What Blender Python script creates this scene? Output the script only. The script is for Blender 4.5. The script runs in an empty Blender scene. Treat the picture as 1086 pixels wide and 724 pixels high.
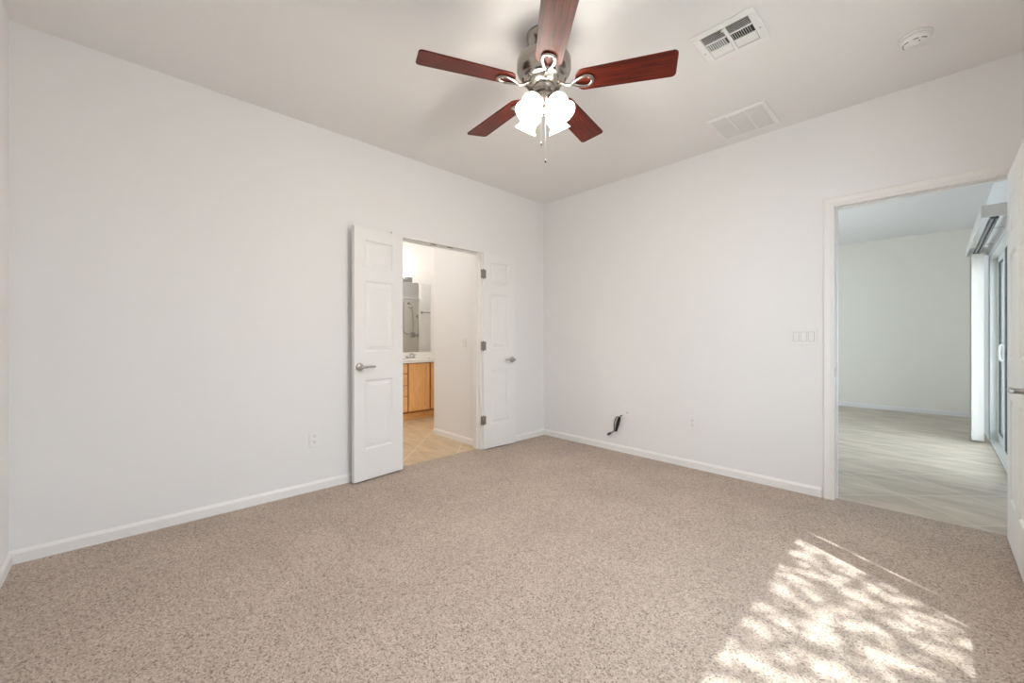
import bpy, bmesh, math, random
from mathutils import Vector, Matrix

scene = bpy.context.scene
COL = scene.collection
R = math.radians
random.seed(7)

# ------------------------------------------------------------------ camera
cam_data = bpy.data.cameras.new('camera')
cam = bpy.data.objects.new('camera', cam_data)
COL.objects.link(cam)
cam.location = (0.0, 0.0, 1.137)
cam.rotation_euler = (R(90), 0, R(46.19))
cam_data.sensor_width = 36.0
cam_data.lens = 36.0 * 430.0 / 1086.0
cam_data.shift_y = -2.7 / 1086.0
cam_data.clip_start = 0.02
scene.camera = cam

# ------------------------------------------------------------------ light and exposure
vs = scene.view_settings
vs.view_transform = 'Standard'
vs.look = 'None'
vs.gamma = 1.0
vs.use_curve_mapping = False
vs.exposure = 0.50
try:
    scene.cycles.use_denoising = True
    scene.cycles.max_bounces = 14
    scene.cycles.diffuse_bounces = 10
    scene.cycles.transparent_max_bounces = 24
    scene.cycles.sample_clamp_indirect = 6.0
except Exception:
    pass

SKY_STRENGTH = 6.6
SUN_STRENGTH = 7.5
SHADE_GLOW = 13.0         # glass shades of the ceiling fan
FAN_BULB = 9.0            # watts of each bulb inside a fan shade
BATH_BULB = 0.5
BATH_FILL = (9.0, 10.0)  # added fill lamps, out of view

world = bpy.data.worlds.new('sky')
scene.world = world
world.use_nodes = True
bg = world.node_tree.nodes['Background']
bg.inputs[0].default_value = (0.775, 0.868, 1.03, 1)
bg.inputs[1].default_value = SKY_STRENGTH

sun_data = bpy.data.lights.new('sun', 'SUN')
sun_data.energy = SUN_STRENGTH
sun_data.angle = R(0.53)
sun_data.color = (1.0, 1.0, 1.0)
sun = bpy.data.objects.new('sun', sun_data)
COL.objects.link(sun)
SUN_EL = R(58)
SUN_DIR = Vector((0.865 * math.cos(SUN_EL), -0.501 * math.cos(SUN_EL), math.sin(SUN_EL)))   # towards the sun
sun.rotation_euler = SUN_DIR.to_track_quat('Z', 'Y').to_euler()
sun.location = (4, -1, 6)


def portal(name, loc, rot, sx, sy):
    d = bpy.data.lights.new(name, 'AREA')
    d.shape = 'RECTANGLE'
    d.size, d.size_y = sx, sy
    d.cycles.is_portal = True
    o = bpy.data.objects.new(name, d)
    o.location = loc
    o.rotation_euler = rot
    COL.objects.link(o)


# dimensions of the rooms (metres)
XL, YB, XR, YR, H = -3.225, 3.622, 0.42, -0.415, 2.74
T = 0.12
WIN = (0.72, 2.434, 0.60, 2.05)         # bedroom window y0, y1, z0, z1
SLD = (4.92, 6.98, 0.0, 2.06)          # sliding door y0, y1, z0, z1
XO = 0.57                               # outside of the exterior wall
portal('window_daylight', (XO + 0.02, (WIN[0] + WIN[1]) / 2, (WIN[2] + WIN[3]) / 2), (0, R(90), 0), WIN[3] - WIN[2], WIN[1] - WIN[0])
portal('added_window_daylight', (XL - T - 0.02, 6.7, 1.35), (0, R(-90), 0), 1.5, 1.6)  # sky portal of the added side window
portal('patio_daylight', (XO + 0.02, (SLD[0] + SLD[1]) / 2, (SLD[2] + SLD[3]) / 2), (0, R(90), 0), SLD[3] - SLD[2], SLD[1] - SLD[0])

# ------------------------------------------------------------------ materials


def new_mat(name):
    m = bpy.data.materials.new(name)
    m.use_nodes = True
    nt = m.node_tree
    p = nt.nodes['Principled BSDF']
    return m, nt, p


def simple(name, col, rough=0.5, metal=0.0, bump=0.0, bscale=200.0, var=0.0, spec=None, coat=0.0):
    m, nt, p = new_mat(name)
    p.inputs['Base Color'].default_value = (*col, 1)
    p.inputs['Roughness'].default_value = rough
    p.inputs['Metallic'].default_value = metal
    if spec is not None:
        p.inputs['Specular IOR Level'].default_value = spec
    if coat:
        p.inputs['Coat Weight'].default_value = coat
        p.inputs['Coat Roughness'].default_value = 0.15
    tc = nt.nodes.new('ShaderNodeTexCoord')
    n = nt.nodes.new('ShaderNodeTexNoise')
    n.inputs['Scale'].default_value = bscale
    n.inputs['Detail'].default_value = 3
    nt.links.new(tc.outputs['Object'], n.inputs['Vector'])
    if bump:
        b = nt.nodes.new('ShaderNodeBump')
        b.inputs['Strength'].default_value = bump
        b.inputs['Distance'].default_value = 0.002
        nt.links.new(n.outputs['Fac'], b.inputs['Height'])
        nt.links.new(b.outputs['Normal'], p.inputs['Normal'])
    if var:
        r = nt.nodes.new('ShaderNodeValToRGB')
        r.color_ramp.elements[0].position = 0.3
        r.color_ramp.elements[1].position = 0.7
        r.color_ramp.elements[0].color = (*[c * (1 - var) for c in col], 1)
        r.color_ramp.elements[1].color = (*[min(1, c * (1 + var)) for c in col], 1)
        nt.links.new(n.outputs['Fac'], r.inputs['Fac'])
        nt.links.new(r.outputs['Color'], p.inputs['Base Color'])
    return m


M = {}
M['wall'] = simple('wall_paint', (0.80, 0.80, 0.805), 0.75, bump=0.12, bscale=90, spec=0.25)
M['wall_living'] = simple('living_wall_paint', (0.85, 0.82, 0.74), 0.75, bump=0.12, bscale=90, spec=0.25)
M['ceiling'] = simple('ceiling_paint', (0.81, 0.795, 0.785), 0.85, bump=0.15, bscale=70, spec=0.15)
M['trim'] = simple('trim_paint', (0.82, 0.81, 0.80), 0.42, bump=0.02, bscale=60, spec=0.4)
M['door'] = simple('door_paint', (0.80, 0.80, 0.80), 0.4, bump=0.03, bscale=120, spec=0.4)
M['plastic'] = simple('white_plastic', (0.80, 0.80, 0.79), 0.35, bump=0.01)
M['louvre'] = simple('louvre_shade_grey', (0.70, 0.70, 0.68), 0.5)  # greyed to stand in for shade in the return grille's bays
M['seam'] = simple('shadow_gap_grey', (0.42, 0.42, 0.41), 0.6)
M['grey_plastic'] = simple('grey_slot', (0.16, 0.16, 0.16), 0.6)
M['dark'] = simple('dark_cavity', (0.02, 0.02, 0.02), 0.8)
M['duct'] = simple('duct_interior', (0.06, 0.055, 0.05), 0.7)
M['nickel'] = simple('brushed_nickel', (0.40, 0.365, 0.33), 0.26, 1.0, bump=0.02, bscale=400)
M['satin'] = simple('satin_steel', (0.50, 0.49, 0.48), 0.35, 1.0, bump=0.02, bscale=400)
M['dark_metal'] = simple('hinge_metal', (0.32, 0.30, 0.28), 0.4, 1.0, bump=0.02, bscale=300)
M['chrome'] = simple('chrome', (0.62, 0.62, 0.62), 0.12, 1.0)
M['black'] = simple('black_rubber', (0.012, 0.012, 0.012), 0.45, bump=0.02)
M['alu'] = simple('white_aluminium', (0.74, 0.77, 0.76), 0.35, bump=0.01)
M['rail'] = simple('dark_rail', (0.10, 0.10, 0.10), 0.4)
M['gasket'] = simple('glazing_gasket', (0.05, 0.06, 0.06), 0.6)
M['vane'] = simple('vinyl_vane', (0.70, 0.68, 0.65), 0.5, bump=0.02, bscale=60)
M['counter'] = simple('cultured_marble', (0.86, 0.85, 0.82), 0.2, bump=0.005, bscale=10, coat=0.3)
M['surround'] = simple('shower_surround', (0.86, 0.84, 0.78), 0.3, bump=0.01, bscale=20)
M['concrete'] = simple('patio_concrete', (0.50, 0.47, 0.43), 0.9, bump=0.3, bscale=60, var=0.12)
M['stucco'] = simple('stucco', (0.62, 0.57, 0.50), 0.9, bump=0.5, bscale=80, var=0.06)
M['bark'] = simple('bark', (0.16, 0.11, 0.07), 0.9, bump=0.8, bscale=40, var=0.3)
M['leaf'] = simple('leaf', (0.10, 0.20, 0.05), 0.5, var=0.25, bscale=6)


def carpet_mat():
    m, nt, p = new_mat('carpet_pile')
    L = nt.links.new
    tc = nt.nodes.new('ShaderNodeTexCoord')
    fine = nt.nodes.new('ShaderNodeTexVoronoi')            # one random tone per tuft
    fine.inputs['Scale'].default_value = 200
    fine.inputs['Randomness'].default_value = 1.0
    L(tc.outputs['Object'], fine.inputs['Vector'])
    sep = nt.nodes.new('ShaderNodeSeparateColor')
    L(fine.outputs['Color'], sep.inputs['Color'])
    ramp = nt.nodes.new('ShaderNodeValToRGB')
    e = ramp.color_ramp.elements
    e[0].position, e[0].color = 0.0, (0.190, 0.150, 0.127, 1)
    e[1].position, e[1].color = 1.0, (0.590, 0.500, 0.440, 1)
    for pos, c in ((0.12, (0.310, 0.256, 0.219, 1)), (0.32, (0.420, 0.350, 0.300, 1)), (0.72, (0.480, 0.400, 0.342, 1))):
        e.new(pos).color = c
    L(sep.outputs[0], ramp.inputs['Fac'])
    big = nt.nodes.new('ShaderNodeTexNoise')
    big.inputs['Scale'].default_value = 2.2
    big.inputs['Detail'].default_value = 3
    L(tc.outputs['Object'], big.inputs['Vector'])
    r2 = nt.nodes.new('ShaderNodeValToRGB')
    r2.color_ramp.elements[0].position = 0.3
    r2.color_ramp.elements[0].color = (0.93, 0.92, 0.92, 1)
    r2.color_ramp.elements[1].position = 0.7
    r2.color_ramp.elements[1].color = (1.06, 1.06, 1.05, 1)
    L(big.outputs['Fac'], r2.inputs['Fac'])
    mul = nt.nodes.new('ShaderNodeMix')
    mul.data_type = 'RGBA'
    mul.blend_type = 'MULTIPLY'
    mul.inputs['Factor'].default_value = 1.0
    L(ramp.outputs['Color'], mul.inputs['A'])
    L(r2.outputs['Color'], mul.inputs['B'])
    L(mul.outputs['Result'], p.inputs['Base Color'])
    p.inputs['Roughness'].default_value = 1.0
    p.inputs['Specular IOR Level'].default_value = 0.05
    b = nt.nodes.new('ShaderNodeBump')
    b.inputs['Strength'].default_value = 0.10
    b.inputs['Distance'].default_value = 0.002
    L(fine.outputs['Distance'], b.inputs['Height'])
    L(b.outputs['Normal'], p.inputs['Normal'])
    return m


def tile_mat(name, c1, c2, grout, loc, vein_scale, size=0.457):
    m, nt, p = new_mat(name)
    L = nt.links.new
    tc = nt.nodes.new('ShaderNodeTexCoord')
    mp = nt.nodes.new('ShaderNodeMapping')
    mp.inputs['Rotation'].default_value = (0, 0, R(45))
    mp.inputs['Location'].default_value = loc
    L(tc.outputs['Object'], mp.inputs['Vector'])
    br = nt.nodes.new('ShaderNodeTexBrick')
    br.offset = 0.0
    br.squash = 1.0
    br.inputs['Scale'].default_value = 1.0
    br.inputs['Brick Width'].default_value = size
    br.inputs['Row Height'].default_value = size
    br.inputs['Mortar Size'].default_value = 0.006
    br.inputs['Mortar Smooth'].default_value = 0.2
    br.inputs['Bias'].default_value = 0.0
    br.inputs['Color1'].default_value = (0.93, 0.93, 0.93, 1)
    br.inputs['Color2'].default_value = (1.05, 1.05, 1.05, 1)
    br.inputs['Mortar'].default_value = (1, 1, 1, 1)
    L(mp.outputs['Vector'], br.inputs['Vector'])
    mp2 = nt.nodes.new('ShaderNodeMapping')
    mp2.inputs['Rotation'].default_value = (0, 0, R(18))
    mp2.inputs['Scale'].default_value = (1.0, 4.5, 1.0)
    L(tc.outputs['Object'], mp2.inputs['Vector'])
    n = nt.nodes.new('ShaderNodeTexNoise')
    n.inputs['Scale'].default_value = vein_scale
    n.inputs['Detail'].default_value = 6
    n.inputs['Roughness'].default_value = 0.6
    L(mp2.outputs['Vector'], n.inputs['Vector'])
    r = nt.nodes.new('ShaderNodeValToRGB')
    r.color_ramp.elements[0].position = 0.32
    r.color_ramp.elements[1].position = 0.68
    r.color_ramp.elements[0].color = (*c1, 1)
    r.color_ramp.elements[1].color = (*c2, 1)
    L(n.outputs['Fac'], r.inputs['Fac'])
    mul = nt.nodes.new('ShaderNodeMix')
    mul.data_type = 'RGBA'
    mul.blend_type = 'MULTIPLY'
    mul.inputs['Factor'].default_value = 1.0
    L(r.outputs['Color'], mul.inputs['A'])
    L(br.outputs['Color'], mul.inputs['B'])
    gm = nt.nodes.new('ShaderNodeMix')
    gm.data_type = 'RGBA'
    L(br.outputs['Fac'], gm.inputs['Factor'])
    L(mul.outputs['Result'], gm.inputs['A'])
    gm.inputs['B'].default_value = (*grout, 1)
    L(gm.outputs['Result'], p.inputs['Base Color'])
    p.inputs['Roughness'].default_value = 0.42
    p.inputs['Specular IOR Level'].default_value = 0.4
    inv = nt.nodes.new('ShaderNodeMath')
    inv.operation = 'SUBTRACT'
    inv.inputs[0].default_value = 1.0
    L(br.outputs['Fac'], inv.inputs[1])
    b = nt.nodes.new('ShaderNodeBump')
    b.inputs['Strength'].default_value = 0.4
    b.inputs['Distance'].default_value = 0.003
    L(inv.outputs[0], b.inputs['Height'])
    L(b.outputs['Normal'], p.inputs['Normal'])
    return m


def wood_mat(name, dark, light, axis, stretch, scale, rough, coat):
    m, nt, p = new_mat(name)
    L = nt.links.new
    tc = nt.nodes.new('ShaderNodeTexCoord')
    mp = nt.nodes.new('ShaderNodeMapping')
    sc = [stretch] * 3
    sc[axis] = 1.0
    mp.inputs['Scale'].default_value = sc
    L(tc.outputs['Object'], mp.inputs['Vector'])
    n = nt.nodes.new('ShaderNodeTexNoise')
    n.inputs['Scale'].default_value = scale
    n.inputs['Detail'].default_value = 6
    n.inputs['Roughness'].default_value = 0.62
    n.inputs['Distortion'].default_value = 0.4
    L(mp.outputs['Vector'], n.inputs['Vector'])
    r = nt.nodes.new('ShaderNodeValToRGB')
    r.color_ramp.elements[0].position = 0.30
    r.color_ramp.elements[1].position = 0.70
    r.color_ramp.elements[0].color = (*dark, 1)
    r.color_ramp.elements[1].color = (*light, 1)
    L(n.outputs['Fac'], r.inputs['Fac'])
    L(r.outputs['Color'], p.inputs['Base Color'])
    p.inputs['Roughness'].default_value = rough
    p.inputs['Coat Weight'].default_value = coat
    p.inputs['Coat Roughness'].default_value = 0.22
    p.inputs['Specular IOR Level'].default_value = 0.25
    b = nt.nodes.new('ShaderNodeBump')
    b.inputs['Strength'].default_value = 0.06
    b.inputs['Distance'].default_value = 0.001
    L(n.outputs['Fac'], b.inputs['Height'])
    L(b.outputs['Normal'], p.inputs['Normal'])
    return m


def clear_glass():
    m, nt, p = new_mat('window_glass')
    nt.nodes.remove(p)
    L = nt.links.new
    out = [n for n in nt.nodes if n.type == 'OUTPUT_MATERIAL'][0]
    t = nt.nodes.new('ShaderNodeBsdfTransparent')
    t.inputs['Color'].default_value = (0.93, 0.96, 0.94, 1)
    g = nt.nodes.new('ShaderNodeBsdfGlossy')
    g.inputs['Roughness'].default_value = 0.02
    lw = nt.nodes.new('ShaderNodeLayerWeight')          # Schlick reflectance of one face
    pw = nt.nodes.new('ShaderNodeMath')
    pw.operation = 'POWER'
    pw.inputs[1].default_value = 5.0
    L(lw.outputs['Facing'], pw.inputs[0])
    ma = nt.nodes.new('ShaderNodeMath')
    ma.operation = 'MULTIPLY_ADD'
    ma.inputs[1].default_value = 0.8
    ma.inputs[2].default_value = 0.04
    L(pw.outputs[0], ma.inputs[0])
    mx = nt.nodes.new('ShaderNodeMixShader')
    L(ma.outputs[0], mx.inputs['Fac'])
    L(t.outputs[0], mx.inputs[1])
    L(g.outputs[0], mx.inputs[2])
    L(mx.outputs[0], out.inputs['Surface'])
    return m


def lit_glass(name, glow, col):
    m, nt, p = new_mat(name)
    p.inputs['Base Color'].default_value = (0.95, 0.93, 0.9, 1)
    p.inputs['Roughness'].default_value = 0.3
    p.inputs['Emission Color'].default_value = (*col, 1)
    p.inputs['Emission Strength'].default_value = glow
    return m


M['carpet'] = carpet_mat()
M['tile_bath'] = tile_mat('bathroom_tile', (0.50, 0.37, 0.23), (0.66, 0.52, 0.36), (0.72, 0.62, 0.48), (0, 1.089, 0), 3.0)
M['tile_living'] = tile_mat('living_room_tile', (0.38, 0.325, 0.255), (0.62, 0.545, 0.45), (0.62, 0.57, 0.49), (3.005, 0.1, 0), 2.2, 0.478)
M['cherry'] = wood_mat('cherry_blade', (0.020, 0.002, 0.001), (0.150, 0.016, 0.005), 0, 14, 6, 0.42, 0.05)
M['oak'] = wood_mat('honey_oak', (0.80, 0.41, 0.14), (0.95, 0.60, 0.28), 2, 8, 6, 0.4, 0.2)
M['oak_x'] = wood_mat('honey_oak_rail', (0.80, 0.41, 0.14), (0.95, 0.60, 0.28), 1, 8, 6, 0.4, 0.2)
M['oak_gap_shade'] = wood_mat('reddish_oak_gap_shade', (0.30, 0.105, 0.035), (0.46, 0.19, 0.07), 2, 8, 6, 0.4, 0.2)  # reddish oak, darkened to paint in the shade between the fronts
M['glass'] = clear_glass()
M['shade'] = lit_glass('lit_frosted_shade', SHADE_GLOW, (1.0, 0.93, 0.84))
M['bath_shade'] = lit_glass('lit_bathroom_shade', 5.0, (1.0, 0.91, 0.78))
M['mirror'] = simple('mirror_silver', (0.90, 0.91, 0.90), 0.01, 1.0)

# ------------------------------------------------------------------ mesh helpers


class MB:
    def __init__(self):
        self.bm = bmesh.new()

    def face(self, vs, smooth=False):
        try:
            f = self.bm.faces.new(vs)
            f.smooth = smooth
            return f
        except ValueError:
            return None

    def poly(self, pts, smooth=False):
        return self.face([self.bm.verts.new(p) for p in pts], smooth)

    def box(self, x0, x1, y0, y1, z0, z1, mat=None):
        c = [Vector((x, y, z)) for z in (z0, z1) for y in (y0, y1) for x in (x0, x1)]
        if mat is not None:
            c = [mat @ v for v in c]
        v = [self.bm.verts.new(p) for p in c]
        for q in ((0, 2, 3, 1), (4, 5, 7, 6), (0, 1, 5, 4), (2, 6, 7, 3), (0, 4, 6, 2), (1, 3, 7, 5)):
            self.face([v[i] for i in q])
        return self

    def lathe(self, prof, mat=None, seg=40, cap0=False, cap1=False, smooth=True):
        """profile of (r, z) turned about local z"""
        mat = mat or Matrix()
        rings = []
        for r, z in prof:
            if r < 1e-6:
                rings.append([self.bm.verts.new(mat @ Vector((0, 0, z)))])
            else:
                rings.append([self.bm.verts.new(mat @ Vector((r * math.cos(2 * math.pi * k / seg), r * math.sin(2 * math.pi * k / seg), z))) for k in range(seg)])
        for a, b in zip(rings[:-1], rings[1:]):
            for k in range(seg):
                k2 = (k + 1) % seg
                if len(a) == 1 and len(b) == 1:
                    continue
                if len(a) == 1:
                    self.face([a[0], b[k], b[k2]], smooth)
                elif len(b) == 1:
                    self.face([a[k], b[0], a[k2]], smooth)
                else:
                    self.face([a[k], b[k], b[k2], a[k2]], smooth)
        if cap0 and len(rings[0]) > 1:
            self.face(list(reversed(rings[0])))
        if cap1 and len(rings[-1]) > 1:
            self.face(rings[-1])
        return self

    def cyl(self, p0, p1, r, seg=20, r1=None):
        p0, p1 = Vector(p0), Vector(p1)
        d = p1 - p0
        mat = Matrix.Translation(p0) @ d.to_track_quat('Z', 'Y').to_matrix().to_4x4()
        return self.lathe([(r, 0), (r if r1 is None else r1, d.length)], mat, seg, True, True)

    def tube(self, pts, r, seg=10, closed=False, flat=1.0, up=None):
        pts = [Vector(p) for p in pts]
        n = len(pts)
        rings = []
        ref = Vector(up) if up else None
        for i, p in enumerate(pts):
            a = pts[(i - 1) % n] if (closed or i > 0) else p
            b = pts[(i + 1) % n] if (closed or i < n - 1) else p
            t = (b - a).normalized()
            if ref is None:
                ref = t.orthogonal()
            nrm = (ref - t * ref.dot(t)).normalized()
            if up is None:
                ref = nrm
            bi = t.cross(nrm)
            rr = r[i] if isinstance(r, (list, tuple)) else r
            rings.append([self.bm.verts.new(p + rr * (flat * math.cos(2 * math.pi * k / seg) * nrm + math.sin(2 * math.pi * k / seg) * bi)) for k in range(seg)])
        m = n if closed else n - 1
        for i in range(m):
            a, b = rings[i], rings[(i + 1) % n]
            for k in range(seg):
                k2 = (k + 1) % seg
                self.face([a[k], a[k2], b[k2], b[k]], True)
        if not closed:
            self.face(list(reversed(rings[0])))
            self.face(rings[-1])
        return self

    def sphere(self, c, r, seg=20, ringn=12, sz=1.0):
        prof = [(r * math.sin(math.pi * k / ringn), -r * sz * math.cos(math.pi * k / ringn)) for k in range(ringn + 1)]
        return self.lathe(prof, Matrix.Translation(Vector(c)), seg)

    def prism(self, outline, z0, z1, mat=None):
        """outline of (x, y) extruded in z"""
        mat = mat or Matrix()
        a = [self.bm.verts.new(mat @ Vector((x, y, z0))) for x, y in outline]
        b = [self.bm.verts.new(mat @ Vector((x, y, z1))) for x, y in outline]
        self.face(list(reversed(a)))
        self.face(b)
        n = len(a)
        for i in range(n):
            j = (i + 1) % n
            self.face([a[i], a[j], b[j], b[i]])
        return self

    def build(self, name, mat, parent=None, loc=(0, 0, 0), rot=None, bevel=0.0, seg=2, normals=True):
        if normals:
            bmesh.ops.recalc_face_normals(self.bm, faces=self.bm.faces)
        me = bpy.data.meshes.new(name)
        self.bm.to_mesh(me)
        self.bm.free()
        me.materials.append(mat)
        o = bpy.data.objects.new(name, me)
        COL.objects.link(o)
        o.location = loc
        if rot:
            o.rotation_euler = rot
        if parent is not None:
            o.parent = parent
        if bevel:
            b = o.modifiers.new('bevel', 'BEVEL')
            b.width = bevel
            b.segments = seg
            b.limit_method = 'ANGLE'
            b.angle_limit = R(40)
        return o


def tag(o, label, cat, group=None):
    o['label'] = label
    o['category'] = cat
    if group:
        o['group'] = group
    return o


def thing(name, label, cat, loc=(0, 0, 0), rot=(0, 0, 0), group=None):
    o = bpy.data.objects.new(name, None)
    o.empty_display_size = 0.05
    COL.objects.link(o)
    o.location = loc
    o.rotation_euler = rot
    return tag(o, label, cat, group)


def struct(o, label=None, cat=None):
    o['kind'] = 'structure'
    if label:
        o['label'] = label
        o['category'] = cat
    return o


# ------------------------------------------------------------------ the rooms
DY0, DY1, DZ = 1.732, 2.660, 2.040        # opening to the bathroom
DX0, DX1, DZ2 = -0.505, 0.335, 2.085      # opening to the living room
BX, PX, PY = -5.60, -4.17, 2.700          # bathroom mirror wall, corner of the partition, its face

w = MB()
w.box(XL - T, XL, YR - T, DY0, 0, H).box(XL - T, XL, DY1, 5.3, 0, H).box(XL - T, XL, DY0, DY1, DZ, H)
struct(w.build('wall_left', M['wall']), 'left bedroom wall with the double doorway to the bathroom', 'wall')
w = MB()
w.box(XL, DX0, YB, YB + T, 0, H).box(DX1, XR, YB, YB + T, 0, H).box(DX0, DX1, YB, YB + T, DZ2, H)
struct(w.build('wall_back', M['wall']), 'back bedroom wall with the doorway to the tiled room', 'wall')
w = MB()
ys = [YR - T, WIN[0], WIN[1], SLD[0], SLD[1], 8.97]
w.box(XR, XO, ys[0], ys[1], 0, H).box(XR, XO, ys[2], ys[3], 0, H).box(XR, XO, ys[4], ys[5], 0, H)
w.box(XR, XO, ys[1], ys[2], 0, WIN[2]).box(XR, XO, ys[1], ys[2], WIN[3], H).box(XR, XO, ys[3], ys[4], SLD[3], H)
struct(w.build('wall_right', M['wall']), 'right exterior wall holding the window and the sliding door', 'wall')
struct(MB().box(XL, XR, YR - T, YR, 0, H).build('wall_rear', M['wall']), 'bedroom wall at the far left edge', 'wall')
struct(MB().box(XL, XR, 8.85, 8.97, 0, H).build('wall_far', M['wall_living']), 'far wall of the tiled room beyond the doorway', 'wall')
w = MB()
w.box(XL - T, XL, 5.3, 5.9, 0, H).box(XL - T, XL, 7.5, 8.97, 0, H).box(XL - T, XL, 5.9, 7.5, 0, 0.6).box(XL - T, XL, 5.9, 7.5, 2.1, H)
struct(w.build('wall_living_left', M['wall']), 'left wall of the tiled room', 'wall')
struct(MB().box(BX - T, BX, 1.0, 5.3, 0, H).build('wall_bathroom_back', M['wall']), 'bathroom wall carrying the mirror', 'wall')
w = MB()
w.box(BX, XL - T, 1.0, 1.12, 0, H)
struct(w.build('wall_bathroom_left', M['wall']), 'bathroom wall left of the vanity', 'wall')
struct(MB().box(BX, XL - T, 5.18, 5.3, 0, H).build('wall_bathroom_far', M['wall']), 'bathroom wall behind the shower', 'wall')
w = MB()
w.box(PX, XL - T, PY, PY + 0.1, 0, H).box(PX, PX + 0.1, PY + 0.1, 3.42, 0, H).box(PX, PX + 0.1, 4.25, 5.18, 0, H)
w.box(PX + 0.1, XL - T, 4.92, 5.02, 0, H)
struct(w.build('wall_bathroom_partition', M['wall']), 'white bathroom partition wall with a light switch', 'wall')

struct(MB().box(XL - 0.06, XR, YR, YB + 0.06, -0.05, 0).build('floor', M['carpet']), 'beige speckled bedroom carpet', 'carpet')
struct(MB().box(BX, XL - 0.06, 1.1, 5.2, -0.05, 0).build('floor_bathroom', M['tile_bath']), 'tan diagonal bathroom floor tiles', 'floor')
struct(MB().box(XL, XR + 0.03, YB + 0.06, 8.85, -0.05, 0).build('floor_living', M['tile_living']), 'grey veined floor tiles beyond the doorway', 'floor')
struct(MB().box(BX - T, XO, YR - T, 8.97, H, H + 0.15).build('ceiling', M['ceiling']), 'white ceiling', 'ceiling')
struct(MB().box(XO, 9.0, -4.0, 12.0, -0.25, -0.10).build('floor_patio', M['concrete']), 'concrete patio outside the sliding door', 'patio')
struct(MB().box(XO, 3.6, 3.6, 8.6, 2.62, 2.72).build('ceiling_patio_added', M['ceiling']), 'added unseen sun-blocking roof over the sliding door', 'roof')  # added out of view to keep direct sun out of the tiled room
struct(MB().box(6.0, 6.2, -4.0, 12.0, -0.10, 1.75).build('wall_bounce_added', M['stucco']), 'added stucco wall beyond the patio, for bounced light', 'wall')  # added to bounce daylight back towards the house


# baseboards: a small profile run along a wall
def baseboard(name, runs):
    b = MB()
    h, t = 0.068, 0.013
    for (x0, y0, x1, y1, nx, ny) in runs:
        prof = [(0, 0), (t, 0), (t, h - 0.016), (t * 0.55, h - 0.006), (0.003, h), (0, h)]
        a = [b.bm.verts.new((x0 + nx * d, y0 + ny * d, z)) for d, z in prof]
        c = [b.bm.verts.new((x1 + nx * d, y1 + ny * d, z)) for d, z in prof]
        n = len(prof)
        for i in range(n):
            b.face([a[i], a[(i + 1) % n], c[(i + 1) % n], c[i]])
        b.face(list(reversed(a)))
        b.face(c)
    return struct(b.build(name, M['trim']))


baseboard('baseboard_left', [(XL, YR, XL, DY0 - 0.004, 1, 0), (XL, DY1 + 0.004, XL, YB, 1, 0)])
baseboard('baseboard_back', [(XL + 0.013, YB, DX0 - 0.056, YB, 0, -1)])
baseboard('baseboard_rear', [(XL + 0.013, YR, XR - 0.013, YR, 0, 1)])
baseboard('baseboard_right', [(XR, YR, XR, YB, -1, 0)])
baseboard('baseboard_far', [(XL, 8.85, XR - 0.002, 8.85, 0, -1)])
baseboard('baseboard_bathroom', [(PX, PY, XL - T, PY, 0, -1)])

# jamb lining of the bathroom doorway
j = MB()
e = 0.016
j.box(XL - T - 0.006, XL + 0.004, DY0, DY0 + e, 0, DZ).box(XL - T - 0.006, XL + 0.004, DY1 - e, DY1, 0, DZ).box(XL - T - 0.006, XL + 0.004, DY0 + e, DY1 - e, DZ - e, DZ)
j.box(XL - 0.075, XL - 0.045, DY0 + e, DY0 + e + 0.011, 0, DZ - e).box(XL - 0.075, XL - 0.045, DY1 - e - 0.011, DY1 - e, 0, DZ - e)
j.box(XL - 0.075, XL - 0.045, DY0 + e + 0.011, DY1 - e - 0.011, DZ - e - 0.011, DZ - e)
trim1 = struct(j.build('trim_1', M['trim'], bevel=0.002), 'white jamb around the bathroom doorway', 'door frame')
for yy in (2.10, 2.29):      # the two strikes for the catches in the head
    MB().box(XL - 0.040, XL - 0.012, yy - 0.028, yy + 0.028, DZ - e - 0.004, DZ - e + 0.001).build('catch_strike', M['dark_metal'], trim1, bevel=0.0015)

# jamb and casing of the doorway to the tiled room
j = MB()
e = 0.016
j.box(DX0, DX0 + e, YB - 0.004, YB + T + 0.004, 0, DZ2).box(DX1 - e, DX1, YB - 0.004, YB + T + 0.004, 0, DZ2).box(DX0 + e, DX1 - e, YB - 0.004, YB + T + 0.004, DZ2 - e, DZ2)
j.box(DX0 + e, DX0 + e + 0.011, YB + 0.042, YB + 0.075, 0, DZ2 - e).box(DX1 - e - 0.011, DX1 - e, YB + 0.042, YB + 0.075, 0, DZ2 - e)
j.box(DX0 + e + 0.011, DX1 - e - 0.011, YB + 0.042, YB + 0.075, DZ2 - e - 0.011, DZ2 - e)
trim2 = struct(j.build('trim_2', M['trim'], bevel=0.002), 'white jamb of the doorway to the tiled room', 'door frame')
MB().box(DX0 + e - 0.0005, DX0 + e + 0.002, YB + 0.008, YB + 0.034, 0.87, 0.94).build('strike_plate', M['satin'], trim2, bevel=0.0008)


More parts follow.
